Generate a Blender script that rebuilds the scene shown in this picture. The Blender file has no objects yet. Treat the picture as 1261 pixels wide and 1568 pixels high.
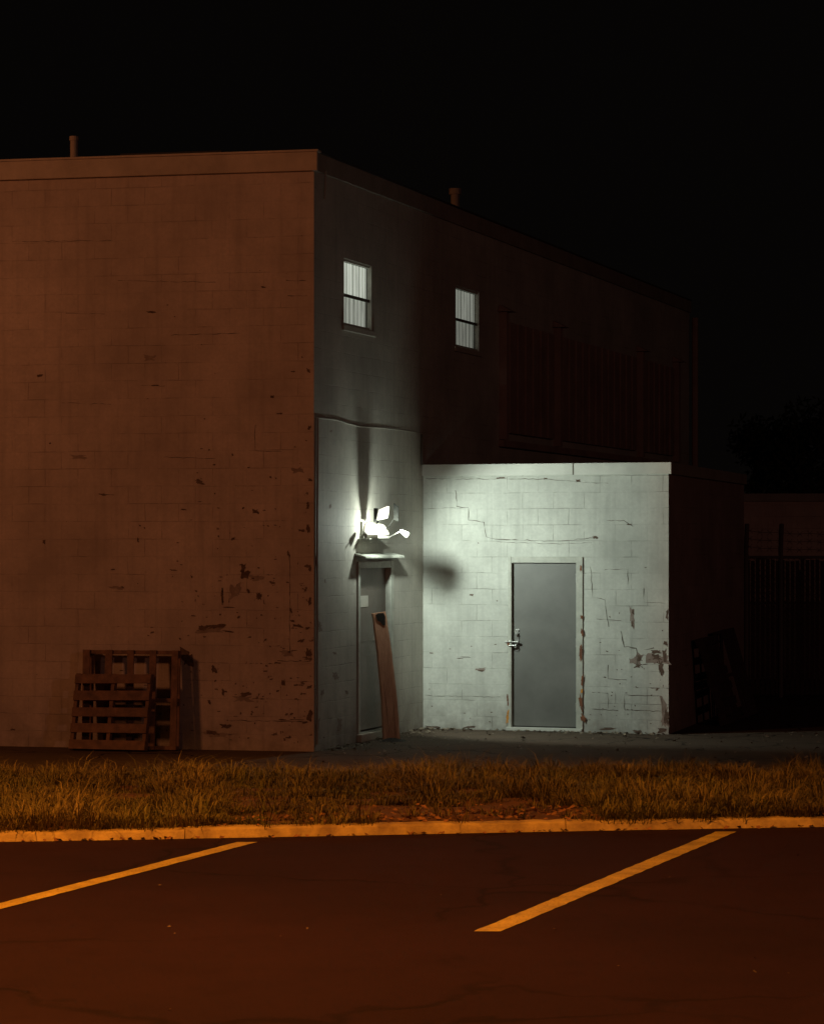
import bpy, math, random
import numpy as np
from mathutils import Vector, Matrix
random.seed(7); rng=np.random.default_rng(7)
scene=bpy.context.scene
F=4200.0; CX=630.0; HY=830.0; CH=2.35

# ---------------------------------------------------------------- camera
cam=bpy.data.cameras.new("camera"); co=bpy.data.objects.new("camera",cam); scene.collection.objects.link(co)
co.location=(0,0,CH); co.rotation_euler=(math.radians(90),0,0)
cam.sensor_fit='VERTICAL'; cam.sensor_height=24; cam.lens=F/1568*24; cam.shift_y=46/1568; cam.clip_end=2000
scene.camera=co
scene.view_settings.view_transform='Standard'
try: scene.view_settings.look='None'
except: pass
scene.view_settings.exposure=0

# ---------------------------------------------------------------- world
w=bpy.data.worlds.new("World"); scene.world=w; w.use_nodes=True
bg=w.node_tree.nodes['Background']; bg.inputs[0].default_value=(1,.80,.70,1); bg.inputs[1].default_value=0.0016

# ---------------------------------------------------------------- node helpers
def newmat(name):
    m=bpy.data.materials.new(name); m.use_nodes=True
    nt=m.node_tree; return m,nt,nt.nodes['Principled BSDF']
def N(nt,t,**k):
    n=nt.nodes.new(t)
    for a,b in k.items():
        if a in n.inputs: n.inputs[a].default_value=b
        else: setattr(n,a,b)
    return n
def L(nt,a,b): nt.links.new(a,b)
def math_(nt,op,a,b=None,clamp=False):
    n=nt.nodes.new('ShaderNodeMath'); n.operation=op; n.use_clamp=clamp
    for i,v in enumerate((a,b)):
        if v is None: continue
        if isinstance(v,(int,float)): n.inputs[i].default_value=v
        else: nt.links.new(v,n.inputs[i])
    return n.outputs[0]
def mix_(nt,f,a,b,mode='MIX'):
    n=nt.nodes.new('ShaderNodeMix'); n.data_type='RGBA'; n.blend_type=mode
    for i,v in ((0,f),(6,a),(7,b)):
        if isinstance(v,(int,float)): n.inputs[i].default_value=v
        elif isinstance(v,tuple): n.inputs[i].default_value=(*v,1) if len(v)==3 else v
        else: nt.links.new(v,n.inputs[i])
    return n.outputs[2]
def noise_(nt,vec,scale,detail=4,rough=.6):
    n=N(nt,'ShaderNodeTexNoise',Scale=scale,Detail=detail,Roughness=rough)
    if vec is not None: nt.links.new(vec,n.inputs['Vector'])
    return n.outputs['Fac']
def range_(nt,v,a,b,c=0.,d=1.):
    n=N(nt,'ShaderNodeMapRange'); nt.links.new(v,n.inputs[0])
    for i,x in enumerate((a,b,c,d)): n.inputs[i+1].default_value=x
    return n.outputs[0]
def simple(name,col,rough=.7,metal=0,var=.25,scale=6,bump=.3,bscale=40,col2=None,stretch=None):
    m,nt,p=newmat(name)
    tc=N(nt,'ShaderNodeTexCoord'); V=tc.outputs['Object']
    if stretch:
        mp=N(nt,'ShaderNodeMapping'); mp.inputs['Scale'].default_value=stretch; L(nt,V,mp.inputs[0]); V=mp.outputs[0]
    f=noise_(nt,V,scale)
    f=range_(nt,f,.3,.7)
    c2=col2 if col2 else tuple(c*(1-var) for c in col)
    L(nt,mix_(nt,f,col,c2),p.inputs['Base Color'])
    p.inputs['Roughness'].default_value=rough; p.inputs['Metallic'].default_value=metal
    b=N(nt,'ShaderNodeBump',Strength=bump,Distance=.01)
    L(nt,noise_(nt,V,bscale),b.inputs['Height']); L(nt,b.outputs[0],p.inputs['Normal'])
    return m
def emis(name,col,s):
    m,nt,p=newmat(name); p.inputs['Base Color'].default_value=(*(c*.3 for c in col),1)
    p.inputs['Emission Color'].default_value=(*col,1); p.inputs['Emission Strength'].default_value=s
    return m

def block_wall(name,col,u0,wu,wh,base_thr=.74,amt=.16,mort=.55,off=(0,0),var=.9,bstr=.5):
    """painted concrete block; UVs are metres.  wear grows towards u0 and towards the ground"""
    m,nt,p=newmat(name)
    uv=N(nt,'ShaderNodeUVMap'); mp=N(nt,'ShaderNodeMapping'); mp.inputs['Location'].default_value=(off[0],off[1],0)
    L(nt,uv.outputs[0],mp.inputs[0]); V=mp.outputs[0]
    wn=N(nt,'ShaderNodeTexNoise',Scale=2.2,Detail=3); L(nt,V,wn.inputs['Vector'])
    vm=N(nt,'ShaderNodeVectorMath',operation='MULTIPLY_ADD'); L(nt,wn.outputs['Color'],vm.inputs[0]); vm.inputs[1].default_value=(.03,.03,0); L(nt,V,vm.inputs[2])
    br=N(nt,'ShaderNodeTexBrick',Scale=1.0); L(nt,vm.outputs[0],br.inputs['Vector'])
    br.inputs['Brick Width'].default_value=.4; br.inputs['Row Height'].default_value=.2
    br.inputs['Mortar Size'].default_value=.0055; br.inputs['Mortar Smooth'].default_value=.5
    br.inputs['Color1'].default_value=(1,1,1,1); br.inputs['Color2'].default_value=(var,var,var,1); br.inputs['Mortar'].default_value=(.94,.94,.94,1)
    morf=br.outputs['Fac']
    big=noise_(nt,V,.7,6,.65); mid=noise_(nt,V,3.5,5,.65); fine=noise_(nt,V,26,4,.7); m2=noise_(nt,V,1.7,4,.7)
    vis=range_(nt,m2,.48,.62)                       # joints only show through the paint here and there
    mm=math_(nt,'MULTIPLY',morf,vis)
    sep=N(nt,'ShaderNodeSeparateXYZ'); L(nt,uv.outputs[0],sep.inputs[0])
    du=math_(nt,'ABSOLUTE',math_(nt,'SUBTRACT',sep.outputs[0],u0))
    wear=math_(nt,'MULTIPLY',range_(nt,du,0,wu,1,0),range_(nt,sep.outputs[1],wh*.35,wh,1,0))
    thr=math_(nt,'SUBTRACT',base_thr,math_(nt,'MULTIPLY',wear,amt))
    ms=N(nt,'ShaderNodeMapping'); ms.inputs['Scale'].default_value=(1,1.5,1); L(nt,V,ms.inputs[0])
    pn=noise_(nt,ms.outputs[0],5.0,6,.62)
    pn=math_(nt,'ADD',pn,math_(nt,'MULTIPLY',morf,.05))
    peel=math_(nt,'MULTIPLY',math_(nt,'SUBTRACT',pn,thr),60,True)
    c=mix_(nt,range_(nt,big,.35,.65),col,tuple(x*.66 for x in col))
    c=mix_(nt,range_(nt,mid,.45,.75,0,.4),c,tuple(x*.58 for x in col))
    c=mix_(nt,range_(nt,fine,.35,.75,0,.3),c,tuple(x*.5 for x in col))
    c=mix_(nt,1.0,c,br.outputs['Color'],'MULTIPLY')
    c=mix_(nt,math_(nt,'MULTIPLY',mm,mort),c,(.09,.075,.06))
    mst=N(nt,'ShaderNodeMapping'); mst.inputs['Scale'].default_value=(6,.35,1); L(nt,V,mst.inputs[0])
    st=range_(nt,noise_(nt,mst.outputs[0],1.6,4,.6),.5,.75,0,.32)
    c=mix_(nt,st,c,tuple(x*.4 for x in col))
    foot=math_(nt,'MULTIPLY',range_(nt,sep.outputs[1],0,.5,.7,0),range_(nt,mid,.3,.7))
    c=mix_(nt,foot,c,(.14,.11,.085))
    c=mix_(nt,peel,c,mix_(nt,range_(nt,fine,.3,.7),(.10,.055,.035),(.2,.15,.12)))
    L(nt,c,p.inputs['Base Color']); p.inputs['Roughness'].default_value=.75
    h=math_(nt,'MULTIPLY',math_(nt,'MULTIPLY',morf,-.8),math_(nt,'ADD',math_(nt,'MULTIPLY',vis,.75),.25))
    h=math_(nt,'ADD',h,math_(nt,'MULTIPLY',peel,-.5))
    h=math_(nt,'ADD',h,math_(nt,'MULTIPLY',fine,.35)); h=math_(nt,'ADD',h,math_(nt,'MULTIPLY',mid,.8))
    b=N(nt,'ShaderNodeBump',Strength=bstr,Distance=.008); L(nt,h,b.inputs['Height']); L(nt,b.outputs[0],p.inputs['Normal'])
    return m

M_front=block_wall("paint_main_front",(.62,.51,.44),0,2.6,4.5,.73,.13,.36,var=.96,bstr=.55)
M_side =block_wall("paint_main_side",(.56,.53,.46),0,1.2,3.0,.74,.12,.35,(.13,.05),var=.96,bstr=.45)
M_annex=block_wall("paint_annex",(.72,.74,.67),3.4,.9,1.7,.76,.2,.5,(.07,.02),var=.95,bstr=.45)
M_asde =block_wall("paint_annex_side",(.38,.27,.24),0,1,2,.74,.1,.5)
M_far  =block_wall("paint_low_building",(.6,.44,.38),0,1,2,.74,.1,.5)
M_fascia=simple("fascia_metal",(.5,.42,.34),.6,0,.3,3)
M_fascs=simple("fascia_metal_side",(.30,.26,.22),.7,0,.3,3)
M_coping=simple("coping_white",(.68,.69,.62),.55,0,.2,3)
M_roof=simple("roof_felt",(.04,.04,.04),.95)
M_dark=simple("dark_interior",(.015,.015,.015),.9)
M_door=simple("door_grey_paint",(.19,.19,.175),.5,0,.3,2.2,.15,60)
M_door2=simple("door_brown_paint",(.24,.20,.165),.55,0,.3,3,.15,60)
M_frame=simple("frame_white",(.56,.57,.50),.6,0,.3,8)
M_steel=simple("handle_steel",(.45,.45,.43),.35,.8,.2,20)
M_rust=simple("rust",(.30,.11,.045),.85,0,.5,14,.6,60,(.12,.05,.03))
M_post=simple("weathered_timber",(.72,.40,.25),.85,0,.5,9,.8,40,(.50,.25,.15),stretch=(3,3,.35))
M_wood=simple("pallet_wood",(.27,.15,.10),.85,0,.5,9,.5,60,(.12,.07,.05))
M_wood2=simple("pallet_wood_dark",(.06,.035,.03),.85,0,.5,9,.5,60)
M_patch=simple("bare_block",(.085,.05,.036),.95,0,.5,18,.7,70,(.17,.12,.09))
M_patch2=simple("worn_paint",(.34,.28,.24),.95,0,.4,18,.5,70,(.24,.18,.15))
M_crack=simple("crack",(.17,.15,.12),.95)
M_black=simple("black_gap",(.03,.025,.02),.95)
M_cable=simple("cable",(.14,.13,.11),.7)
M_panel=simple("metal_panel",(.40,.27,.23),.6,0,.35,2)
M_fence=simple("fence_steel",(.12,.09,.085),.6,0,.35,2)
M_fix=simple("fixture_white",(.42,.41,.36),.5,0,.1)
M_matte=simple("matte_black",(.018,.018,.016),.9,0,.4,25)
M_matte.node_tree.nodes['Principled BSDF'].inputs['Specular IOR Level'].default_value=.05
M_fixd=simple("fixture_bronze",(.34,.33,.30),.5,0,.2)
M_lens=emis("lamp_lens",(1,.98,.80),1.3)
M_paper=simple("paper",(.72,.7,.62),.8,0,.1)

# ---------------------------------------------------------------- mesh helpers
def empty(name,loc=(0,0,0)):
    e=bpy.data.objects.new(name,None); e.location=loc; e.empty_display_size=.3; scene.collection.objects.link(e)
    return e
def adopt(o,par):
    if par is not None:
        o.parent=par
        o.matrix_parent_inverse=Matrix.Translation(-par.location)
def mesh(name,verts,faces,mat,par=None,uvs=None,smooth=False,bevel=0):
    me=bpy.data.meshes.new(name); me.from_pydata([tuple(v) for v in verts],[],faces)
    if uvs is not None:
        ul=me.uv_layers.new(name="UVMap")
        for l in me.loops: ul.data[l.index].uv=uvs[l.vertex_index]
    me.materials.append(mat)
    if smooth:
        for p in me.polygons: p.use_smooth=True
    o=bpy.data.objects.new(name,me); scene.collection.objects.link(o); adopt(o,par)
    if bevel:
        b=o.modifiers.new("bevel",'BEVEL'); b.width=bevel; b.segments=2; b.limit_method='ANGLE'
    return o
BOXF=[(0,3,2,1),(4,5,6,7),(0,1,5,4),(1,2,6,5),(2,3,7,6),(3,0,4,7)]
def boxpts(o,a,b,c):
    o,a,b,c=map(Vector,(o,a,b,c)); return [o,o+a,o+a+b,o+b,o+c,o+a+c,o+a+b+c,o+b+c]
class Multi:
    def __init__(s): s.v=[];s.f=[]
    def add(s,v,f):
        k=len(s.v); s.v+=[tuple(x) for x in v]; s.f+=[tuple(i+k for i in q) for q in f]
    def box(s,o,a,b,c): s.add(boxpts(o,a,b,c),BOXF)
    def tube(s,pts,r,n=10,cap=True):
        pts=[Vector(p) for p in pts]; k0=len(s.v); rs=r if isinstance(r,(list,tuple)) else [r]*len(pts)
        for i,p in enumerate(pts):
            d=(pts[min(i+1,len(pts)-1)]-pts[max(i-1,0)]).normalized()
            a=d.orthogonal().normalized() if i==0 else (pa-d*pa.dot(d)).normalized()
            pa=a; b=d.cross(a)
            for j in range(n):
                t=2*math.pi*j/n; s.v.append(tuple(p+(a*math.cos(t)+b*math.sin(t))*rs[i]))
        for i in range(len(pts)-1):
            for j in range(n):
                s.f.append((k0+i*n+j,k0+i*n+(j+1)%n,k0+(i+1)*n+(j+1)%n,k0+(i+1)*n+j))
        if cap:
            s.f.append(tuple(k0+j for j in range(n))[::-1]); s.f.append(tuple(k0+(len(pts)-1)*n+j for j in range(n)))
    def make(s,name,mat,par=None,**k): return mesh(name,s.v,s.f,mat,par,**k)

class Plane:
    """vertical wall plane: origin, direction along, outward normal"""
    def __init__(s,o,d):
        s.o=Vector((o[0],o[1],0)); s.d=Vector((d[0],d[1],0)).normalized()
        s.n=Vector((s.d.y,-s.d.x,0))
    def P(s,t,z,out=0): return s.o+s.d*t+s.n*out+Vector((0,0,z))
    def at(s,px,py,out=0):
        k=(px-CX)/F; o=s.o+s.n*out
        t=(k*o.y-o.x)/(s.d.x-k*s.d.y); Y=o.y+s.d.y*t
        return t,CH+(HY-py)/F*Y
    def box(s,t0,t1,z0,z1,o0,o1):
        return boxpts(s.P(t0,z0,o0),s.d*(t1-t0),s.n*(o1-o0),Vector((0,0,z1-z0)))
S=Plane((-1.098,30.75),(.322,1.0))           # long side of the hall
Fr=Plane((-1.098,30.75),(-3.52,.80))         # end wall facing the parking lot
if Fr.n.y>0: Fr.n=-Fr.n
if S.n.x<0: S.n=-S.n
tI=S.at(647,1114)[0]; I=S.P(tI,0)
A=Plane((I.x,I.y),(3.13-I.x,33.5-I.y))
if A.n.y>0: A.n=-A.n
LA=(Vector((3.13,33.5,0))-I).length
B=Plane((3.13,33.5),(4.79-3.13,39.6-33.5))
if B.n.x<0: B.n=-B.n
LB=6.3; H=6.71; HA=3.31; LS=20.0; LF=14.0

def wall(name,pl,t0,t1,z0,z1,ops,mat,par,depth=.12):
    ts=sorted({t0,t1,*[o[0] for o in ops],*[o[1] for o in ops]}); zs=sorted({z0,z1,*[o[2] for o in ops],*[o[3] for o in ops]})
    v=[];f=[];uv=[]
    def quad(ps,us):
        k=len(v); v.extend(ps); uv.extend(us); f.append((k,k+1,k+2,k+3))
    for i in range(len(ts)-1):
        for j in range(len(zs)-1):
            a,b,c,d=ts[i],ts[i+1],zs[j],zs[j+1]
            if any(a>=o[0]-1e-6 and b<=o[1]+1e-6 and c>=o[2]-1e-6 and d<=o[3]+1e-6 for o in ops): continue
            quad([pl.P(a,c),pl.P(b,c),pl.P(b,d),pl.P(a,d)],[(a,c),(b,c),(b,d),(a,d)])
    for a,b,c,d in [o[:4] for o in ops]:
        for (p,q) in (((a,c),(a,d)),((b,c),(b,d)),((a,c),(b,c)),((a,d),(b,d))):
            quad([pl.P(*p),pl.P(*q),pl.P(*q,-depth),pl.P(*p,-depth)],[p,q,(q[0]+.01,q[1]+.01),(p[0]+.01,p[1]+.01)])
    return mesh(name,v,f,mat,par,uvs=uv)
def pbox(name,pl,t0,t1,z0,z1,o0,o1,mat,par,bevel=0):
    return mesh(name,pl.box(t0,t1,z0,z1,o0,o1),BOXF,mat,par,bevel=bevel)

# ---------------------------------------------------------------- the building
bld=empty("concrete_block_building",S.o)
def op(pl,x0,x1,y0,y1):
    a,z1=pl.at(x0,y0); b,_=pl.at(x1,y0); _,z0=pl.at(x0,y1); return (min(a,b),max(a,b),z0,z1)
w1=op(S,526,569,395,497); w2=op(S,697,733,437,530)
sd=op(S,547,598,862,1123); sd=(sd[0],sd[1],.10,2.09)
ad=op(A,779,885,858,1111); ad=(ad[0],ad[1],.02,ad[3])
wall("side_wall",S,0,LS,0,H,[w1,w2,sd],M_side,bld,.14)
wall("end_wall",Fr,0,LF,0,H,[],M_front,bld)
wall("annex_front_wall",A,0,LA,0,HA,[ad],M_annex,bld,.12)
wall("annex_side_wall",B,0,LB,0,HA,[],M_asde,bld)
def flat(name,pts,z,mat,par): return mesh(name,[(p.x,p.y,z) for p in pts],[tuple(range(len(pts)))],mat,par)
c0=S.P(0,0);c1=S.P(LS,0);c2=c1+Fr.d*LF;c3=Fr.P(LF,0)
flat("main_roof",[c0,c1,c2,c3],H-.12,M_roof,bld)
mesh("rear_wall",[c1,c2,c2+Vector((0,0,H)),c1+Vector((0,0,H))],[(0,1,2,3)],M_far,bld,uvs=[(0,0),(LF,0),(LF,H),(0,H)])
mesh("left_wall",[c2,c3,c3+Vector((0,0,H)),c2+Vector((0,0,H))],[(0,1,2,3)],M_far,bld,uvs=[(0,0),(LS,0),(LS,H),(0,H)])
b1=B.P(LB,0); b2=S.P(tI+LB,0)
flat("annex_roof",[I,Vector((3.13,33.5,0)),b1,b2],HA-.06,M_roof,bld)
mesh("annex_rear_wall",[b1,b2,b2+Vector((0,0,HA)),b1+Vector((0,0,HA))],[(0,1,2,3)],M_far,bld,uvs=[(0,0),(3,0),(3,HA),(0,HA)])
pbox("fascia_end",Fr,-.05,LF,H-.20,H+.012,.003,.05,M_fascia,bld,.006)
pbox("fascia_end_cap",Fr,-.06,LF,H+.012,H+.035,-.1,.065,M_fascia,bld)
pbox("fascia_side",S,.003,LS,H-.20,H+.012,.003,.03,M_fascs,bld,.006)
pbox("fascia_side_cap",S,.0,LS,H+.014,H+.033,-.1,.04,M_roof,bld)
t=Fr.at(340,236)[0]
pbox("roof_edge_upstand",Fr,t,t+1.2,H+.037,H+.06,-.1,.03,M_roof,bld)
pbox("annex_coping",A,.0,LA+.045,HA-.13,HA+.015,.003,.045,M_coping,bld,.005)
pbox("annex_coping_side",B,.0,LB,HA-.13,HA+.013,.003,.042,M_fascs,bld,.005)
pbox("annex_coping_joint",A,A.at(877,715)[0],A.at(879,715)[0],HA-.13,HA+.017,.04,.047,M_crack,bld)
m=Multi(); t,z=Fr.at(113,209,-1.0)
m.tube([Fr.P(t,H-.15,-1.0),Fr.P(t,z,-1.0)],.045,14); m.tube([Fr.P(t,z,-1.0),Fr.P(t,z-.05,-1.0)],.055,14)
m.make("roof_vent_pipe",M_fascia,bld)
m=Multi(); t,z=S.at(696,289,-.6); m.tube([S.P(t,H-.15,-.6),S.P(t,z,-.6)],.06,14); m.tube([S.P(t,z,-.6),S.P(t,z-.08,-.6)],.085,14)
m.make("roof_vent_stub",M_fascs,bld)

# windows
def curtain_mat(name,s,per):
    mt,nt,p=newmat(name)
    uv=N(nt,'ShaderNodeUVMap'); sp=N(nt,'ShaderNodeSeparateXYZ'); L(nt,uv.outputs[0],sp.inputs[0])
    mp=N(nt,'ShaderNodeMapping'); mp.inputs['Scale'].default_value=(10,1.0,1); L(nt,uv.outputs[0],mp.inputs[0])
    n=noise_(nt,mp.outputs[0],1,3,.6)
    wv=math_(nt,'SINE',math_(nt,'ADD',math_(nt,'MULTIPLY',sp.outputs[0],per),math_(nt,'MULTIPLY',n,6)))
    f=range_(nt,wv,-1,.6,.4,1); f=math_(nt,'MULTIPLY',f,range_(nt,n,.25,.6,.7,1.05))
    c=mix_(nt,f,(.10,.11,.085),(.86,.93,.80))  # fold shade is put into the colour; emission stands in for room light
    L(nt,c,p.inputs['Base Color']); L(nt,c,p.inputs['Emission Color']); p.inputs['Emission Strength'].default_value=s
    return mt
M_cu=curtain_mat("curtain_upper",.62,55); M_cl=curtain_mat("curtain_lower",.34,45)
M_cu2=curtain_mat("curtain_upper_b",.24,45); M_cl2=curtain_mat("curtain_lower_b",.17,40)
mg,nt,p=newmat("window_glass")
tr=N(nt,'ShaderNodeBsdfTransparent'); gl=N(nt,'ShaderNodeBsdfGlossy',Roughness=.05); mx=N(nt,'ShaderNodeMixShader'); mx.inputs[0].default_value=.06
L(nt,tr.outputs[0],mx.inputs[1]); L(nt,gl.outputs[0],mx.inputs[2]); L(nt,mx.outputs[0],nt.nodes['Material Output'].inputs[0])
def window(w,name,mu,ml):
    a,b,c,d=w; mid=c+(d-c)*.45; e=.03
    m=Multi()
    for q in ((a,a+e,c,d,-.05,-.02),(b-e,b,c,d,-.05,.004),(a+e,b-e,c,c+e,-.05,-.02),(a+e,b-e,d-e,d,-.05,-.02)): m.add(S.box(*q),BOXF)
    m.make(name+"_frame",M_frame,bld,bevel=.004)
    m=Multi(); m.add(S.box(a+e,b-e,mid-.012,mid+.022,-.048,-.022),BOXF)
    m.make(name+"_meeting_rail",M_cable,bld)
    for z0,z1,nm,mt,oo in ((mid,d-e,"_curtain_upper",mu,-.065),(c+e,mid,"_curtain_lower",ml,-.075)):
        v=[];uv=[];f=[];n=60
        for i in range(n+1):
            tt=a+e+(b-a-2*e)*i/n; o=oo+.006*math.sin(i*1.3)
            v+= [S.P(tt,z0,o),S.P(tt,z1,o)]; uv+=[(tt,z0),(tt,z1)]
            if i: f.append((2*i-2,2*i,2*i+1,2*i-1))
        mesh(name+nm,v,f,mt,bld,uvs=uv)
    mesh(name+"_glass",[S.P(a+e,c+e,-.04),S.P(b-e,c+e,-.04),S.P(b-e,d-e,-.04),S.P(a+e,d-e,-.04)],[(0,1,2,3)],mg,bld)
    pbox(name+"_back",S,a-.1,b+.1,c-.1,d+.1,-.3,-.25,M_dark,bld)
    pbox(name+"_sill",S,a-.08,b+.06,c-.07,c-.003,.003,.03,M_side,bld,.006)
window(w1,"window",M_cu,M_cl); window(w2,"window_far",M_cu2,M_cl2)

# shuttered bays on the far side wall
zA=S.at(765,478)[1]; zlo=S.at(765,662)[1]
tk=[S.at(x,480)[0] for x in (765,848,975,1030)]
m=Multi()
for t in tk:
    m.add(S.box(t-.06,t+.06,zlo-.1,zA,.003,.11),BOXF)
    p=[S.P(t-.14,zA,.003),S.P(t+.14,zA,.003),S.P(t+.14,zA,.2),S.P(t-.14,zA,.2),S.P(t-.1,zA+.10,.01),S.P(t+.1,zA+.10,.01)]
    m.add(p,[(0,1,2,3),(3,2,5,4),(0,4,5,1),(0,3,4),(1,5,2)])
m.make("bay_posts",M_panel,bld)
m=Multi(); t=tk[0]+.07; i=0
while t<tk[-1]-.1:
    if all(abs(t+.1-x)>.16 for x in tk): m.add(S.box(t,t+.2,zlo,zA-.12,.003,.05+.02*(i%2)),BOXF)
    t+=.205; i+=1
m.make("corrugated_panels",M_panel,bld)
pbox("panel_sill",S,tk[0]-.1,tk[-1]+.1,zlo-.2,zlo-.11,.003,.08,M_panel,bld)
m=Multi(); m.tube([S.P(LS-.1,H-.3,.12),S.P(LS-.1,0,.12)],.06,8); m.make("downspout",M_panel,bld)

# side door
a,b,c,d=sd
pbox("side_door_leaf",S,a+.05,b-.05,c+.02,d-.05,-.10,-.055,M_door2,bld,.004)
m=Multi()
for q in ((a-.03,a+.05,c,d+.03),(b-.05,b+.05,c,d+.03)): m.add(S.box(*q,-.11,.02),BOXF)
m.add(S.box(a+.05,b-.05,d-.05,d+.03,-.11,.018),BOXF); m.make("side_door_frame",M_frame,bld,bevel=.004)
pbox("side_door_step",S,a-.06,b+.06,0,c-.003,.002,.07,M_fascia,bld,.012)
m=Multi()
for z in (.40,1.17): m.add(S.box(a+.2,b-.2,z,z+.6,-.053,-.048),BOXF)
m.make("side_door_panels",M_door2,bld)
t,z=S.at(549,930,-.04); t1,z1=S.at(560,912,-.04)
pbox("door_notice",S,t+.06,t1+.08,z,z1,-.046,-.042,M_paper,bld)
m=Multi(); m.tube([S.P(b-.16,1.05,-.055),S.P(b-.16,1.05,.01)],.03,10); m.make("side_door_knob",M_steel,bld)
zc=d+.09; m=Multi()
p=[S.P(a-.12,zc+.04,.003),S.P(b+.10,zc+.04,.003),S.P(b+.10,zc,.14),S.P(a-.12,zc,.14)]
m.add(p+[x-Vector((0,0,.02)) for x in p],BOXF); m.make("door_canopy",M_frame,bld)

# annex door
a,b,c,d=ad
pbox("annex_door_leaf",A,a+.03,b-.03,.045,d-.03,-.09,-.04,M_door,bld,.004)
m=Multi()
for q in ((a-.012,a+.03,0,d+.045),(b-.03,b+.055,0,d+.045)): m.add(A.box(*q,-.08,.018),BOXF)
m.add(A.box(a+.03,b-.03,d-.03,d+.045,-.08,.016),BOXF); m.make("annex_door_frame",M_frame,bld,bevel=.004)
pbox("annex_threshold",A,a-.03,b+.05,0.003,.045,-.09,.05,M_coping,bld,.004)
m=Multi(); zl=A.at(785,988)[1]
m.add(A.box(a+.06,a+.115,zl-.07,zl+.20,-.04,-.028),BOXF)
m.tube([A.P(a+.09,zl,-.03),A.P(a+.09,zl,.03)],.014,10); m.tube([A.P(a+.095,zl,.03),A.P(a-.0,zl-.005,.03)],.012,10)
m.tube([A.P(a+.09,zl+.14,-.03),A.P(a+.09,zl+.14,.005)],.02,10)
m.add(A.box(a-.05,a+.13,zl+.035,zl+.05,-.0,.03),BOXF)
m.make("annex_door_lever",M_steel,bld,bevel=.002)
m=Multi()
for z in (.25,1.05,1.85): m.tube([A.P(b-.028,z,.0),A.P(b-.028,z+.11,.0)],.014,8)
m.make("annex_door_hinges",M_steel,bld)
pbox("annex_door_gap",A,b-.036,b-.030,.06,d-.03,-.039,-.034,M_black,bld)
pbox("annex_door_kick_gap",A,a+.03,b-.03,.046,.06,-.039,-.036,M_black,bld)

# chipped patches
def patches(name,pl,lst,mat,out,par=bld):
    m=Multi()
    for (px,py,rx,ry) in lst:
        t,z=pl.at(px,py); t2,z2=pl.at(px+rx,py+ry); rt=abs(t2-t); rz=abs(z2-z)
        n=random.randint(16,26); vs=[]; ph=random.random()*6
        for i in range(n):
            an=2*math.pi*i/n; r=(.45+.7*random.random())*(1+.25*math.sin(2*an+ph))
            cx=math.copysign(abs(math.cos(an))**.6,math.cos(an)); sx=math.copysign(abs(math.sin(an))**.6,math.sin(an))
            vs.append(pl.P(max(.0,t+rt*r*cx),max(.01,z+rz*r*sx),out))
        vs.append(pl.P(max(0,t),z,out)); m.add(vs,[(i,(i+1)%n,n) for i in range(n)])
    m.make(name,mat,par)
fl=[(305,738,8,4),(375,880,9,9),(372,870,5,6),(310,962,9,5),(330,959,12,5),(285,1008,10,15),(327,1025,4,7),(455,958,8,3),(375,1063,9,4),
 (345,1112,8,4),(325,1122,10,4),(433,1045,3,6),(157,757,7,1.6),(61,575,5,2),(67,829,3,3),(211,827,2,4),(357,825,3,3),(238,590,7,1.3),(390,783,6,3),
 (472,568,3,4),(473,655,3,3),(471,775,3,5),(471,810,3,8),(441,848,2,5),(462,812,7,2),(396,913,4,7),(340,912,2.5,8),(470,962,5,2),(461,981,5,3),
 (445,935,2,4),(365,945,3,2),(432,1102,7,1.4),(341,1060,2,7),(20,1117,5,1.2),(350,930,10,1.2),(265,873,6,1),(454,1102,12,1),(232,478,8,2),
 (425,1015,6,1),(350,967,10,1.5),(473,1052,4,3),(474,870,3,6),(320,1075,3,3),(474,735,3,3),(474,920,3,7),(473,1000,4,8),(474,1095,5,9),(380,905,3,3),(300,905,2,2),(415,1040,3,1)]
patches("chips_end_wall",Fr,fl,M_patch,.003)
sm=[]
for _ in range(150):
    px=470-abs(random.gauss(0,150)); py=1135-abs(random.gauss(0,260))
    if px<20: continue
    s=random.uniform(.7,1.9); sm.append((px,py,s*random.choice((1,1,2.5)),s*random.choice((.5,1,1))))
patches("flakes_end_wall",Fr,sm,M_patch,.0028)
patches("worn_spots_end_wall",Fr,[(392,885,12,6),(372,1070,14,6),(228,548,12,5),(330,1125,20,5),(322,965,20,6),(360,905,8,14),(455,720,10,6),(440,1000,14,5),(180,900,12,3),(120,700,16,3)],M_patch2,.0015)
patches("chips_side_wall",S,[(489,960,4,8),(513,1035,5,6),(519,1108,5,8),(486,1112,3,10),(505,775,2,4),(497,890,1.5,3),(512,1000,3,2),(506,660,1.5,3),(484,860,2,10),(530,1060,3,3),(493,1060,3,5)],M_patch2,.003)
al=[(721,911,5,1.6),(736,1027,5,1.6),(712,1006,9,.8),(660,1000,2.5,1.2),(968,938,2.5,4),(967,955,2,5),(1003,998,9,3),(978,1008,5,4),(975,1020,6,3),(1011,1022,4,12),
 (1019,1098,4,17),(1018,985,3,5),(1020,940,2,8),(1004,1006,9,4),(1016,1003,4,9),(1012,1118,9,4),(703,1008,5,.8),(962,803,6,1),(910,823,4,3),(765,732,8,1.2),(835,733,4,1.3),(884,736,5,2),
 (660,1113,10,2),(720,1113,12,2),(930,1116,14,2),(975,1121,10,3)]
for _ in range(45): al.append((random.uniform(655,770) if random.random()<.3 else random.uniform(900,1018),1110-abs(random.gauss(0,110)),random.uniform(.6,2),random.uniform(.5,1.2)))
patches("chips_annex",A,al,M_patch,.003)
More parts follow.
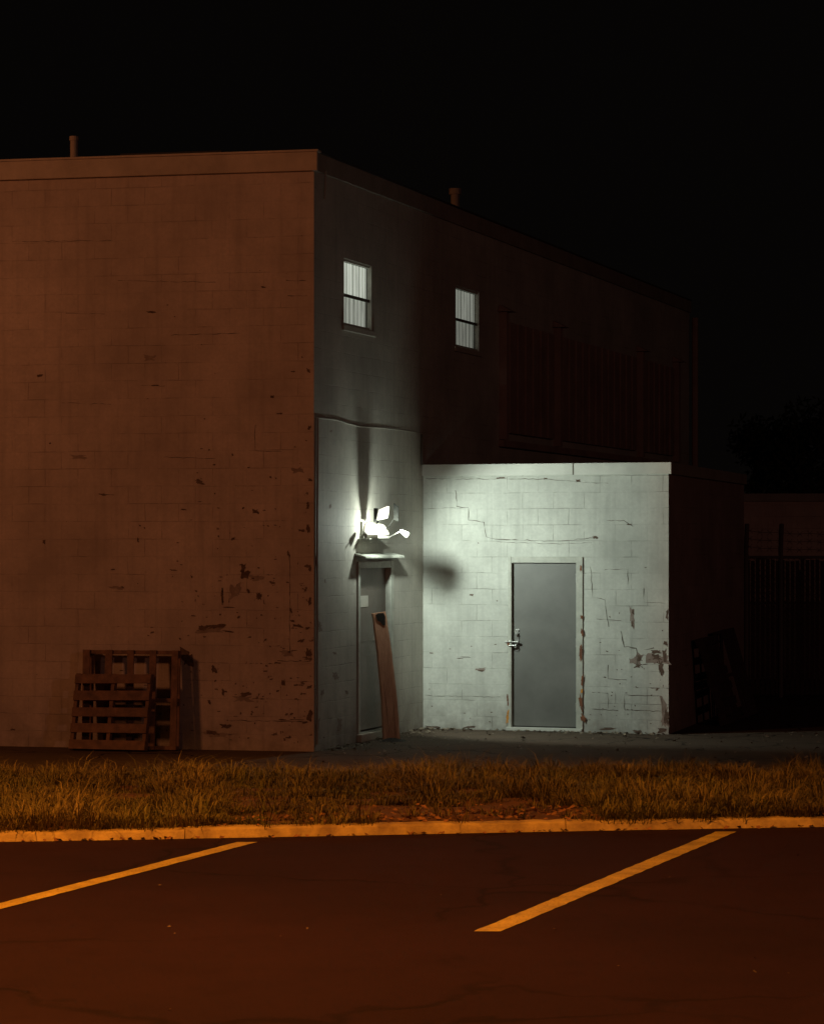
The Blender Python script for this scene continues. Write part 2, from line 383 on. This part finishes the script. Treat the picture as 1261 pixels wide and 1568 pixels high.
patches("worn_spots_annex",A,[(1008,1010,16,12),(975,1010,12,10),(967,945,5,14),(1016,1095,8,24),(735,1025,8,3)],M_patch2,.0015)
jl=[(891,968,2,7),(889,1000,2.5,14),(891,1040,2,8),(889,1075,3,14),(893,1100,4,8),(890,945,2,4),(889,870,1.5,6),(777,1070,1.5,9),(778,985,1.5,6)]
patches("rust_door_jamb",A,jl,M_rust,.021)
M_or=simple("rust_primer",(.75,.33,.06),.8,0,.4,20)
patches("primer_door_jamb",A,[(777,1098,2.2,11),(890,1058,1.5,5)],M_or,.022)

def crack(m,pl,pts,wd,out=.003,jit=1.6):
    P=[]
    for i in range(len(pts)-1):
        (x0,y0),(x1,y1)=pts[i],pts[i+1]; n=max(2,int(math.hypot(x1-x0,y1-y0)/6))
        for k in range(n): P.append((x0+(x1-x0)*k/n+random.uniform(-jit,jit)*.5,y0+(y1-y0)*k/n+random.uniform(-jit,jit)*.5))
    P.append(pts[-1]); Q=[Vector((*pl.at(*p),0)) for p in P]
    v=[]
    for i,q in enumerate(Q):
        d=(Q[min(i+1,len(Q)-1)]-Q[max(i-1,0)]).normalized(); nn=Vector((-d.y,d.x,0))*wd*.5*random.uniform(.1,1.5)
        v+= [pl.P((q+nn).x,(q+nn).y,out),pl.P((q-nn).x,(q-nn).y,out)]
    m.add(v,[(2*i,2*i+2,2*i+3,2*i+1) for i in range(len(Q)-1)])
m=Multi()
for pts,wd in [([(697,750),(699,776),(716,777),(717,797),(741,799),(743,822),(757,826),(800,827),(850,829),(915,823)],.0085),
 ([(760,830),(850,833),(905,831)],.005),([(650,733),(720,734),(770,733),(835,734),(884,738),(930,740)],.006),
 ([(903,868),(906,915),(925,918),(927,935),(931,960)],.007),([(893,868),(903,868)],.005),
 ([(927,797),(955,797),(968,806)],.006),([(950,966),(954,990),(973,992),(975,1016),(983,1022)],.012),([(912,948),(950,950)],.005),
 ([(930,1018),(930,1040),(958,1041)],.006),([(955,1062),(955,1087),(1010,1089)],.008),([(955,1064),(1012,1066)],.007),([(905,1085),(945,1088)],.006),
 ([(980,1018),(1012,1016)],.008),([(985,995),(1000,992)],.01),([(650,1065),(690,1066),(765,1067)],.004),([(655,779),(716,777)],.004),
 ([(905,1060),(930,1061),(930,1085)],.005),([(985,900),(985,922),(1018,924)],.005),([(925,872),(960,872),(960,895)],.005),([(1012,1066),(1014,1090)],.008)]:
    crack(m,A,pts,wd)
m.make("cracks_annex",M_crack,bld)
m=Multi()
for pts,wd in [([(443,850),(443,1000)],.004),([(262,513),(370,510)],.004),([(350,1103),(470,1105)],.006),([(438,429),(468,430)],.005),([(340,900),(340,925)],.01),
 ([(425,1012),(472,1013)],.006),([(150,757),(175,758)],.005),([(215,590),(252,591)],.004),([(440,453),(470,453)],.005),([(95,617),(170,619)],.003),([(180,430),(330,432)],.003),([(20,370),(170,368)],.003),
 ([(100,480),(160,481)],.003),([(250,700),(330,702)],.003),([(390,650),(390,690),(430,691)],.003)]:
    crack(m,Fr,pts,wd)
m.make("cracks_end_wall",M_black,bld)

# cables
def cable(m,pl,pts,r,out): m.tube([pl.P(*pl.at(x,y,out),out) for x,y in pts],r,6)
m=Multi()
cable(m,S,[(486,640),(500,641),(515,643),(530,648),(545,652),(560,654),(580,655),(600,657),(625,660),(646,664)],.007,.009)
cable(m,S,[(486,640),(485,800),(485,960),(485,1140)],.012,.014)
cable(m,S,[(498,262),(497,285),(496,305)],.012,.03)
m.make("wall_cable",M_side,bld)
m=Multi(); cable(m,S,[(645,665),(645.5,712)],.012,.02); m.make("corner_conduit",M_cable,bld)

# ---------------------------------------------------------------- wall flood light
zb=2.56; tL=1.72; oL=.36
fx=empty("wall_flood_light",S.P(tL,zb,.1))
m=Multi()
m.add(S.box(1.50,2.30,zb-.18,zb-.168,.01,.15),BOXF)         # tray
m.add(S.box(1.60,2.02,zb-.166,zb-.128,.005,.22),BOXF)       # base of the wall pack
m.add(S.box(1.60,2.02,zb-.128,zb+.03,.005,.03),BOXF)        # back plate
m.make("housing",M_fix,fx,bevel=.004)
m=Multi()
q=[S.P(1.63,zb-.126,.031),S.P(1.99,zb-.126,.031),S.P(1.99,zb-.126,.25),S.P(1.63,zb-.126,.25),
   S.P(1.66,zb+.02,.031),S.P(1.96,zb+.02,.031),S.P(1.95,zb-.0,.19),S.P(1.67,zb-.0,.19)]
m.add(q,BOXF); m.make("lens",M_lens,fx,bevel=.03)
# tilted upper lamp, slightly rotated glass block on a short neck
m=Multi()
q=[S.P(tL-.05,zb+.045,.17),S.P(tL+.05,zb+.045,.17),S.P(tL+.05,zb+.075,.29),S.P(tL-.05,zb+.075,.29),
   S.P(tL-.05,zb+.17,.20),S.P(tL+.05,zb+.17,.20),S.P(tL+.05,zb+.215,.31),S.P(tL-.05,zb+.215,.31)]
m.add(q,BOXF); m.make("upper_lens",M_lens,fx,bevel=.012)
m=Multi(); m.tube([S.P(tL+.02,zb-.0,.15),S.P(tL+.02,zb+.06,.20)],.012,8)
m.add(S.box(tL-.06,tL+.06,zb+.03,zb+.19,.145,.16),BOXF); m.make("upper_lamp_body",M_matte,fx,bevel=.004)
dh=.15; e0=oL*(1-dh/(tI-.05-tL))-.014
m=Multi()
p=[S.P(tL+dh,zb+.055,e0),S.P(tL+dh+.012,zb+.055,e0),S.P(tL+dh+.012,zb+.035,e0+.06),S.P(tL+dh,zb+.035,e0+.06),
   S.P(tL+dh,zb+.25,e0),S.P(tL+dh+.012,zb+.25,e0),S.P(tL+dh+.012,zb+.21,e0+.06),S.P(tL+dh,zb+.21,e0+.06)]
m.add(p,BOXF)
m.tube([S.P(tL+dh+.02,zb-.10,.2),S.P(tL+dh+.01,zb+.08,e0+.01)],.006,8)
m.make("added_light_cutoff",M_matte,fx,bevel=.003)  # added plate, only there to cut the light off the far side wall
def head(t,z,o,ax,r,name,mat):
    m=Multi(); ax=Vector(ax).normalized(); c=S.P(t,z,o)
    m.tube([c-ax*.07,c-ax*.055,c-ax*.03,c+ax*.015,c+ax*.04,c+ax*.045],[.012,.02,r*.8,r,r*1.1,r*1.02],18)
    m.tube([c-ax*.055,S.P(t-.12,zb-.172,.14)],.006,8); m.make(name,mat,fx)
head(2.25,zb-.105,.335,S.d*.6+S.n*.5-Vector((0,0,.4)),.036,"flood_head",M_fixd)
head(1.44,zb-.12,.10,-S.d*.6+S.n*.4-Vector((0,0,.4)),.034,"flood_head_b",M_fix)

def lamp(name,typ,loc,energy,col,size=.1,par=None,aim=None,angle=None,blend=.5):
    l=bpy.data.lights.new(name,typ); l.energy=energy; l.color=col
    if typ in('POINT','SPOT'): l.shadow_soft_size=size
    o=bpy.data.objects.new(name,l); scene.collection.objects.link(o); o.location=loc; adopt(o,par)
    if aim is not None: o.rotation_euler=(Vector(aim)-Vector(loc)).to_track_quat('-Z','Y').to_euler()
    if angle: l.spot_size=math.radians(angle); l.spot_blend=blend
    return o
bc=(.88,1,.885)
lamp("bulb",'POINT',S.P(tL,zb,oL),27,bc,.022,fx)
pb=S.P(tL+dh+.05,zb-.01,oL)
lamp("flood",'SPOT',pb,205,bc,.03,fx,pb+S.d*.80+S.n*.58-Vector((0,0,.42)),114,.5)

# ---------------------------------------------------------------- street lamps (sodium, beside and behind the camera; the last is an added fill)
def street_or_fill_lamp(x,y,h,arm,aim,energy,col,angle,blend,size=.15):
    e=empty("street_or_fill_lamp",(x,y,0)); m=Multi()
    m.tube([(x,y,0),(x,y,.5),(x,y,h)],[.14,.10,.07],12); m.tube([(x,y,0),(x,y,.25)],.22,14)
    m.tube([(x,y,h-.1),(x+arm[0]*.5,y+arm[1]*.5,h+.15),(x+arm[0],y+arm[1],h+.2)],.04,8)
    m.make("pole",M_fixd,e)
    hx,hy=x+arm[0],y+arm[1]; m=Multi(); m.box((hx-.2,hy-.35,h+.13),(.4,0,0),(0,.7,0),(0,0,.14)); m.make("lamp_head",M_fixd,e,bevel=.03)
    lamp("sodium_or_fill_spot",'SPOT',(hx,hy,h-.0),energy,col,size,e,aim,angle,blend)
street_or_fill_lamp(-7.0,14.0,8.5,(1.8,.3,0),(-5.1,14.5,0),5900,(1,.33,.035),126,.18)
street_or_fill_lamp(-17.5,20.0,9.0,(1.2,.3,0),(-4,31,1.0),1950,(1,.335,.115),80,.8,.9)
street_or_fill_lamp(22.0,-6.0,9.0,(-1.2,.6,0),(3,38,3),1900,(1,.46,.34),60,.8)  # added lamp, a faint reddish wash to lift the dark side wall

# ---------------------------------------------------------------- ground
def asphalt(name,c1,c2,crk=.5,scale=1.):
    m,nt,p=newmat(name); tc=N(nt,'ShaderNodeTexCoord'); V=tc.outputs['Object']
    big=noise_(nt,V,.35,5,.6); fine=noise_(nt,V,60,3,.8); agg=noise_(nt,V,180,2,.8); mid=noise_(nt,V,2.5,5,.65)
    c=mix_(nt,range_(nt,big,.35,.65),c1,c2); c=mix_(nt,range_(nt,mid,.5,.75,0,.5),c,tuple(x*.55 for x in c1))
    c=mix_(nt,range_(nt,fine,.55,.8,0,.6),c,tuple(min(1,x*2.4) for x in c1))
    wn=N(nt,'ShaderNodeTexNoise',Scale=1.5,Detail=5); L(nt,V,wn.inputs['Vector'])
    vm=N(nt,'ShaderNodeVectorMath',operation='MULTIPLY_ADD'); L(nt,wn.outputs['Color'],vm.inputs[0]); vm.inputs[1].default_value=(.9,.9,0); L(nt,V,vm.inputs[2])
    vo=N(nt,'ShaderNodeTexVoronoi',feature='DISTANCE_TO_EDGE',Scale=scale); L(nt,vm.outputs[0],vo.inputs['Vector'])
    ck=range_(nt,vo.outputs['Distance'],.004,.016,1,0); ck=math_(nt,'MULTIPLY',ck,range_(nt,big,.4,.55)); ck=math_(nt,'MULTIPLY',ck,crk)
    c=mix_(nt,ck,c,(.006,.005,.005))
    L(nt,c,p.inputs['Base Color']); p.inputs['Roughness'].default_value=.9; p.inputs['Specular IOR Level'].default_value=.1
    h=math_(nt,'ADD',math_(nt,'MULTIPLY',agg,.6),fine); h=math_(nt,'SUBTRACT',h,math_(nt,'MULTIPLY',ck,2.))
    b=N(nt,'ShaderNodeBump',Strength=.7,Distance=.006); L(nt,h,b.inputs['Height']); L(nt,b.outputs[0],p.inputs['Normal'])
    return m
M_lot=asphalt("asphalt_lot",(.033,.0145,.030),(.024,.0115,.024),.45,.35)
M_yard=asphalt("asphalt_yard",(.115,.083,.060),(.080,.060,.044),.9,.8)
M_gnd=asphalt("ground_dirt",(.05,.045,.04),(.04,.035,.03),.2)
mesh("ground",[(-400,-200,-.004),(400,-200,-.004),(400,900,-.004),(-400,900,-.004)],[(0,1,2,3)],M_gnd)
def cz(x): return 22.05+.17*x+ .02*math.sin(x*.9)
def fz(x): return 27.2+.10*x+.15*math.sin(x*1.3)+.1*math.sin(x*3.1)
XL,XR=-14,16; n=120; xs=[XL+(XR-XL)*i/n for i in range(n+1)]
v=[];f=[]
for i,x in enumerate(xs):
    v+=[(x,-20,0),(x,cz(x)-.001,0)]
    if i: f.append((2*i-2,2*i,2*i+1,2*i-1))
mesh("parking_lot",v,f,M_lot)
v=[];f=[]
for i,x in enumerate(xs):
    v+=[(x,fz(x)-.6,0),(x,60,0)]
    if i: f.append((2*i-2,2*i,2*i+1,2*i-1))
mesh("yard_pavement",v,f,M_yard)

# kerb, worn concrete; the sodium light's yellow is put into its colour
M_kerb=simple("kerb_sodium_yellow",(.68,.49,.17),.85,0,.45,6,.6,60,(.30,.20,.09))
m=Multi(); x=XL
while x<XR:
    x1=x+3.05+random.uniform(-.02,.02); k=24; dz=random.uniform(-.006,.006); dy=random.uniform(-.008,.008); vs=[];fs=[]
    for i in range(k+1):
        xx=x+(x1-.006-x)*i/k; y=cz(xx)+dy+random.uniform(-.005,.005); j=random.uniform(-.008,.004)
        prof=[(0,0),(.02,.06+dz),(.045,.076+dz+j),(.17,.08+dz+j),(.185,.07+dz),(.185,0)]
        for a,b in prof: vs.append((xx,y+a,b))
        if i:
            for q in range(5): fs.append(((i-1)*6+q,i*6+q,i*6+q+1,(i-1)*6+q+1))
    fs.append((0,1,2,3,4,5)); fs.append(tuple(k*6+q for q in range(6))[::-1])
    m.add(vs,fs); x=x1
m.make("kerb",M_kerb)

# painted bay lines
ml,nt,p=newmat("line_paint"); tc=N(nt,'ShaderNodeTexCoord')
f1=noise_(nt,tc.outputs['Object'],50,4,.8); f2=noise_(nt,tc.outputs['Object'],4,4,.6)
c=mix_(nt,range_(nt,f2,.35,.7),(.66,.50,.11),(.38,.28,.06)); c=mix_(nt,range_(nt,f1,.52,.66,0,.85),c,(.09,.05,.04)); L(nt,c,p.inputs['Base Color']); p.inputs['Roughness'].default_value=.7
def g(px,py): Y=F*CH/(py-HY); return ((px-CX)/F*Y,Y)
def line(p0,p1,wx):
    n=60; v=[];f=[]
    for i in range(n+1):
        s=i/n; x=p0[0]+(p1[0]-p0[0])*s; y=p0[1]+(p1[1]-p0[1])*s
        a=random.uniform(-.006,.006); b=random.uniform(-.006,.006)
        v+=[(x+a,y,.004),(x+wx+b,y,.004)]
        if i: f.append((2*i-2,2*i-1,2*i+1,2*i))
    return mesh("parking_line",v,f,ml)
a=g(1095,1274); b=g(724,1427); line(b,(a[0],a[1]),.165)
a=g(363,1290); b=g(2,1383); d=((a[0]-b[0])/(a[1]-b[1])); line((a[0]-d*5.9,a[1]-5.9),a,.155)
a=g(1095,1274); line((a[0]-d*5.9+3.85,a[1]-5.9+.65),(a[0]+3.85,a[1]+.65),.165)

# verge soil
M_soil=simple("soil",(.15,.065,.03),.95,0,.4,5,1.,30,(.08,.038,.02))
v=[];f=[];ny=24
for i,x in enumerate(xs):
    y0=cz(x)+.18; y1=fz(x)
    for j in range(ny+1):
        s=j/ny; y=y0+(y1-y0)*s
        z=.08+.03*math.sin(x*2.1+j)*math.sin(j*.7)+random.uniform(-.01,.012)
        if j==0: z=.065
        if s>.8: z*=max(0,(1-s)/.2)
        v.append((x,y,z-.002*(j==ny)))
    if i:
        for j in range(ny): a=(i-1)*(ny+1)+j; f.append((a,a+ny+1,a+ny+2,a+1))
mesh("grass_verge_soil",v,f,M_soil,smooth=True)

mgz,nt,p=newmat("grass_blades")
at=N(nt,'ShaderNodeAttribute',attribute_name="tint"); L(nt,at.outputs['Color'],p.inputs['Base Color']); p.inputs['Roughness'].default_value=.7
p.inputs['Specular IOR Level'].default_value=.2
def lownoise(x,y,seed):
    r=np.random.default_rng(seed); out=np.zeros_like(x)
    for k in range(9):
        fx_,fy_=r.normal(0,1.6,2); out+=np.sin(x*fx_+y*fy_+r.uniform(0,6.28))
    return out/3
def grass(name,nt_,per,xlo,xhi):
    tx=rng.uniform(xlo,xhi,nt_); s=rng.uniform(0,1,nt_)
    cy=22.05+.17*tx+.08; fy=27.15+.10*tx+.15*np.sin(tx*1.3)+.1*np.sin(tx*3.1)
    ty=cy+(fy-cy)*s
    nz=lownoise(tx,ty,3); nz2=lownoise(tx*2.3,ty*2.3,5)
    bare=np.exp(-((tx-.55)/1.1)**2)*np.exp(-((ty-cy-.55)/.8)**2)*1.6 + np.exp(-((tx+2.9)/.5)**2)*np.exp(-((ty-cy-.3)/.3)**2)
    keep=rng.uniform(0,1,nt_)>np.clip(bare*.9+.12-.3*nz,0,.96)
    tx,ty,nz,nz2,cy=tx[keep],ty[keep],nz[keep],nz2[keep],cy[keep]
    hh=.072+.036*nz+.042*nz2+.12*rng.random(len(tx))**8; hh=np.clip(hh,.03,.21)
    T=len(tx); n=T*per
    cxx=np.repeat(tx,per);cyy=np.repeat(ty,per);h=np.repeat(hh,per)*rng.uniform(.4,1.4,n)
    ang=rng.uniform(0,2*np.pi,n); rad=rng.uniform(0,.085,n)
    bx=cxx+np.cos(ang)*rad; by=cyy+np.sin(ang)*rad
    la=ang+rng.normal(0,.8,n); lean=rng.uniform(.4,2.2,n)*h
    wd=rng.uniform(.002,.0045,n); px=-np.sin(la)*wd; py=np.cos(la)*wd
    bz=np.where(by>26.3+.1*bx,.02,.07)
    v=np.zeros((n,5,3))
    v[:,0]=np.stack([bx-px,by-py,bz-.02],1); v[:,1]=np.stack([bx+px,by+py,bz-.02],1)
    mx=bx+np.cos(la)*lean*.45; my=by+np.sin(la)*lean*.45; mz=bz+h*.8
    v[:,2]=np.stack([mx+px*.8,my+py*.8,mz],1); v[:,3]=np.stack([mx-px*.8,my-py*.8,mz],1)
    v[:,4]=np.stack([bx+np.cos(la)*lean,by+np.sin(la)*lean,bz+h*rng.uniform(.6,1.1,n)],1)
    me=bpy.data.meshes.new(name); me.vertices.add(n*5); me.vertices.foreach_set('co',v.reshape(-1))
    base=np.arange(n)*5
    lv=np.stack([base,base+1,base+2,base+3,base+3,base+2,base+4],1).reshape(-1)
    me.loops.add(n*7); me.loops.foreach_set('vertex_index',lv.astype(np.int32))
    ls=np.stack([np.arange(n)*7,np.arange(n)*7+4],1).reshape(-1)
    me.polygons.add(n*2); me.polygons.foreach_set('loop_start',ls.astype(np.int32))
    try: me.polygons.foreach_set('loop_total',np.tile([4,3],n).astype(np.int32))
    except Exception: pass
    me.update(calc_edges=True)
    dry=np.clip(.6+.22*np.repeat(nz2,per)+rng.normal(0,.2,n),0,1)[:,None]
    col=np.array([.115,.125,.03])*(1-dry)+np.array([.24,.175,.07])*dry
    tone=np.repeat(np.clip(1+.25*nz+rng.normal(0,.2,T),.4,1.5),per)   # light and dark tufts
    col=col*(rng.uniform(.65,1.2,n)*tone)[:,None]
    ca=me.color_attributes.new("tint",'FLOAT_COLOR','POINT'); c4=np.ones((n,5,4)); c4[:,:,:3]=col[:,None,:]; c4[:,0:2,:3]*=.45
    ca.data.foreach_set('color',c4.reshape(-1))
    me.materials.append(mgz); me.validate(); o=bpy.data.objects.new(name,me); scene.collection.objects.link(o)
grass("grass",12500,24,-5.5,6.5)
def litter(name,pts,mat,smin=.015,smax=.035):
    m=Multi()
    for x,y,z in pts:
        s=random.uniform(smin,smax); a=random.uniform(0,6.28); u=Vector((math.cos(a),math.sin(a),random.uniform(-.4,.4)))*s; w_=Vector((-math.sin(a),math.cos(a),random.uniform(-.4,.4)))*s*.6
        c=Vector((x,y,z)); m.add([c-u,c-w_,c+u*.9,c+w_+Vector((0,0,s*.4))],[(0,1,2),(0,2,3)])
    m.make(name,mat)
pts=[]
for _ in range(620):
    x=random.gauss(.5,1.3); pts.append((x,cz(x)+.2+abs(random.gauss(0,.6)),.10))
for _ in range(120):
    x=random.uniform(-4,4); pts.append((x,cz(x)-abs(random.gauss(0,.05)),.012))
for _ in range(50):
    x=random.uniform(-4,4); pts.append((x,cz(x)+random.uniform(.06,.18),.088))
M_leaf=simple("dead_leaf",(.36,.16,.07),.8,0,.5,30,.2,40,(.16,.08,.04))
litter("leaf_litter",pts,M_leaf)
pts=[]
for _ in range(200):
    t=random.uniform(0,LA); p_=A.P(t,.012,abs(random.gauss(0,.18))); pts.append(tuple(p_))
for _ in range(160):
    t=random.uniform(0,tI); p_=S.P(t,.012,abs(random.gauss(0,.25))); pts.append(tuple(p_))
for _ in range(260): pts.append((random.uniform(-1,5),random.uniform(28,34),.012))
litter("yard_debris",pts,simple("debris",(.30,.24,.17),.9,0,.6,30),.01,.035)
pts=[(random.uniform(-3,3),random.uniform(13,21),.008) for _ in range(26)]
litter("asphalt_debris",pts,simple("pebble",(.2,.14,.1),.9),.006,.016)

# ---------------------------------------------------------------- leaning timber post with a split, broken top
Yb=F*CH/(1134-HY); xb=(599-CX)/F*Yb; zt=CH+(HY-938)/F*Yb; xt=(579-CX)/F*Yb
bo=empty("leaning_wooden_post",(xb,Yb,0))
vs=[];fs=[];R=16
for i in range(R+1):
    s=i/R; c=Vector((xb+(xt-xb)*s+.02*math.sin(s*3.14),Yb+.10*s,-.03+(zt+.03)*s))
    hw=.104-.020*s; hd=.06-.012*s; k=.02; wob=random.uniform(-.003,.003)
    sec=[(-hw+k,-hd),(hw-k,-hd),(hw,-hd+k),(hw,hd-k),(hw-k,hd),(-hw+k,hd),(-hw,hd-k),(-hw,-hd+k)]
    for j,(x_,y_) in enumerate(sec):
        z=0
        if i==R: z=(-.02 if x_<0 else -.0)+random.uniform(-.01,.012)
        vs.append((c.x+x_+wob,c.y+y_,c.z+z))
for i in range(R):
    for j in range(8): fs.append((i*8+j,i*8+(j+1)%8,(i+1)*8+(j+1)%8,(i+1)*8+j))
fs.append(tuple(range(R*8,R*8+8))); fs.append(tuple(range(8))[::-1])
mesh("post",vs,fs,M_post,bo)
yc=Yb+.095-.056
nv=[(xt-.035,zt-.03),(xt-.01,zt-.01),(xt+.06,zt-.005),(xt+.078,zt-.05),(xt+.078,zt-.15),(xt+.05,zt-.155),(xt+.02,zt-.11),(xt-.01,zt-.10)]
m=Multi(); m.add([(x_,yc-.006,z_) for x_,z_ in nv]+[(x_,yc+.03,z_) for x_,z_ in nv],[tuple(range(8))]+[(i,(i+1)%8,8+(i+1)%8,8+i) for i in range(8)])
m.make("rotted_hollow",M_black,bo)
m=Multi()
for x0,x1,z0,z1 in ((-.03,-.05,.1,.7),(.055,.06,.02,.5)):
    vv=[]
    for i in range(9):
        s=i/8; z_=z0+(z1-z0)*s; q=z_/zt; xx=xb+(xt-xb)*q+.02*math.sin(q*3.14)+(x0+(x1-x0)*s)*.9; hd=.06-.012*q
        wd_=.002*math.sin(s*3.1)+.0008; vv+=[(xx-wd_,Yb+.1*q-hd-.003,z_),(xx+wd_,Yb+.1*q-hd-.003,z_)]
    m.add(vv,[(2*i,2*i+1,2*i+3,2*i+2) for i in range(8)])
m.make("drying_cracks",M_rust,bo)
m=Multi()
vs=[(xb+math.cos(i/20*6.283)*(.16+random.uniform(-.03,.06)),Yb+math.sin(i/20*6.283)*(.22+random.uniform(-.04,.06)),.0) for i in range(20)]
vs.append((xb,Yb,.05)); m.add(vs,[(i,(i+1)%20,20) for i in range(20)]); m.make("base_shadow_mound",M_black,bo)  # dark mound put in for the shadow at the foot of the post

# ---------------------------------------------------------------- pallets
def pallet(c,ux,lean,W,Hh,mat,horizontal=True,slats=6,nstr=3,dirn=None,broken=(),bwid=.095):
    e=empty("wooden_pallet",c); c=Vector(c); ux=Vector(ux).normalized(); up=Vector(lean).normalized(); nn=ux.cross(up).normalized()
    if dirn is not None and nn.dot(dirn)<0: nn=-nn
    A1,A2=(ux,up) if horizontal else (up,ux); W1,W2=(W,Hh) if horizontal else (Hh,W)
    m=Multi()
    for k in range(nstr):
        p_=c+A1*((W1-.045)*k/(nstr-1)); m.box(p_,A1*.042,nn*.09,A2*W2)
    m.make("stringers",mat,e,bevel=.004)
    m=Multi()
    for k in range(slats):
        if k in broken: continue
        bw=bwid+random.uniform(-.005,.01); off=(W2-.1)*k/(slats-1)+random.uniform(-.008,.008)
        tilt=A2*random.uniform(-.012,.012)
        m.box(c+A2*off+nn*.091,A1*W1+tilt,nn*.018,A2*bw)
    for k in (range(3) if horizontal else (0,2)): m.box(c+A2*((W2-.1)*k/2)-nn*.02,A1*W1,nn*.018,A2*.1)
    m.make("deck_boards",mat,e,bevel=.003)
frn=Fr.n
t0,_=Fr.at(268,1143,.3); t1,_=Fr.at(122,1143,.3)
pallet(Fr.P(t0,0.005,.17),Fr.d,Vector((0,0,1.0))-frn*.06,t1-t0,1.12,M_wood,False,5,3,frn,bwid=.08)
t0,_=Fr.at(222,1146,.45); t1,_=Fr.at(106,1146,.45)
pallet(Fr.P(t0,0.005,.38),Fr.d,Vector((0,0,1))-frn*.11+Fr.d*-.06,t1-t0,.86,M_wood,True,5,3,frn,bwid=.105)
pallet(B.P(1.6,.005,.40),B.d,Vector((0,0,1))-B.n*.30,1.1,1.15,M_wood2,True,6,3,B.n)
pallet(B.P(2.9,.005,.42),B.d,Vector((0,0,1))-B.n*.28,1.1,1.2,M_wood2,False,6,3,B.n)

# ---------------------------------------------------------------- low building, fence and trees in the dark to the right
lb=empty("low_building",(9,47,0)); Q=Plane((5.0,47),(1,-.03))
if Q.n.y>0: Q.n=-Q.n
wall("front",Q,0,9,0,3.16,[(5.2,6.4,1.0,2.1)],M_far,lb,.1)
pbox("coping",Q,-.05,9.05,3.05,3.18,.003,.06,M_fascs,lb)
flat("roof",[Q.P(0,0),Q.P(9,0),Q.P(9,0,-7),Q.P(0,0,-7)],3.12,M_roof,lb)
for t in (0,9): mesh("side",[Q.P(t,0),Q.P(t,0,-7),Q.P(t,3.16,-7),Q.P(t,3.16)],[(0,1,2,3)],M_far,lb,uvs=[(0,0),(7,0),(7,3),(0,3)])
pbox("window_pane",Q,5.2,6.4,1.0,2.1,-.1,-.08,M_dark,lb)
fe=empty("chain_link_fence",(5.3,41.5,0)); fo=Vector((4.95,41.5,0)); fd=Vector((1,-.02,0)).normalized(); FLn=6.0
m=Multi()
for s in (.1,.62,3.2,5.8):
    p_=fo+fd*s; m.tube([p_,p_+Vector((0,0,2.25)),p_+Vector((0,0,2.62))+Vector((0,-.1,0))],.035,8)
m.tube([fo+Vector((0,0,2.12)),fo+fd*FLn+Vector((0,0,2.12))],.022,8)
m.make("posts",M_fence,fe)
m=Multi()
for k,z in enumerate((2.28,2.40,2.52)):
    pts_=[]
    for i in range(41): s=FLn*i/40; pts_.append(fo+fd*s+Vector((0,-.03*k,z-.05*math.sin((s%2.6)/2.6*math.pi)+.01*math.sin(i*2))))
    m.tube(pts_,.006,4)
    for q in pts_:
        m.tube([q+Vector((-.04,0,-.04)),q+Vector((.04,0,.04))],.004,3); m.tube([q+Vector((.04,0,-.04)),q+Vector((-.04,0,.04))],.004,3)
m.make("barbed_wire",M_fence,fe)
m=Multi(); s=.02
while s<FLn-.07:
    m.box(fo+fd*s+Vector((0,.012,.04)),fd*.06,Vector((0,.004,0)),Vector((0,0,2.04+random.uniform(-.02,.02)))); s+=.075
m.make("privacy_slats",M_wood2,fe)
m=Multi(); s=-2.1
while s<FLn:
    for sg in (1,-1):
        x0=s if sg==1 else s+2.1; x1=x0+sg*2.1; z0,z1=.02,2.12
        lo,hi=0,1; ok=True
        for bnd,sgn in ((0,1),(FLn,-1)):
            da=(x0-bnd)*sgn; db=(x1-bnd)*sgn
            if da<0 and db<0: ok=False; break
            if da<0: lo=max(lo,-da/(db-da))
            if db<0: hi=min(hi,da/(da-db))
        if ok and lo<hi:
            P0=fo+fd*(x0+(x1-x0)*lo)+Vector((0,.004*sg,z0+(z1-z0)*lo)); P1=fo+fd*(x0+(x1-x0)*hi)+Vector((0,.004*sg,z0+(z1-z0)*hi))
            m.tube([P0,P1],.003,3,False)
    s+=.085
m.make("chain_link",M_fence,fe)

M_bark=simple("bark",(.06,.045,.035),.95); M_fol=simple("foliage",(.05,.06,.03),.8,0,.6,.8,.1,40,(.02,.028,.012))
def tree(x,y,h,r):
    e=empty("tree",(x,y,0)); m=Multi(); cs=[]
    m.tube([(x,y,0),(x+.1,y,h*.3),(x,y+.1,h*.6),(x+.1,y,h*.85)],[.22,.17,.11,.04],10)
    for k in range(13):
        a=random.uniform(0,6.28); z=h*random.uniform(.35,.75); q=Vector((x+math.cos(a)*r*random.uniform(.4,.85),y+math.sin(a)*r*random.uniform(.4,.85),z+h*random.uniform(.08,.28)))
        m.tube([(x,y,z-.2),((x+q.x)/2,(y+q.y)/2,(z+q.z)/2+.15),tuple(q)],[.07,.045,.015],6); cs.append(q)
    m.make("trunk_and_limbs",M_bark,e)
    m=Multi()
    for c in cs+[Vector((x,y,h*.9))]:
        rc=r*random.uniform(.28,.45)
        for _ in range(330):
            d=Vector((random.gauss(0,1),random.gauss(0,1),random.gauss(0,.75))); d=d.normalized()*rc*random.random()**.4; q=c+d
            u=Vector((random.gauss(0,1),random.gauss(0,1),random.gauss(0,1))).normalized(); w_=u.orthogonal().normalized(); s=random.uniform(.05,.11)
            m.add([q-u*s,q-w_*s*.5,q+u*s,q+w_*s*.5],[(0,1,2,3)])
    m.make("leaves",M_fol,e)
tree(7.2,58,5.0,1.9); tree(9.6,60,5.2,2.1); tree(12.2,57,4.6,1.9)
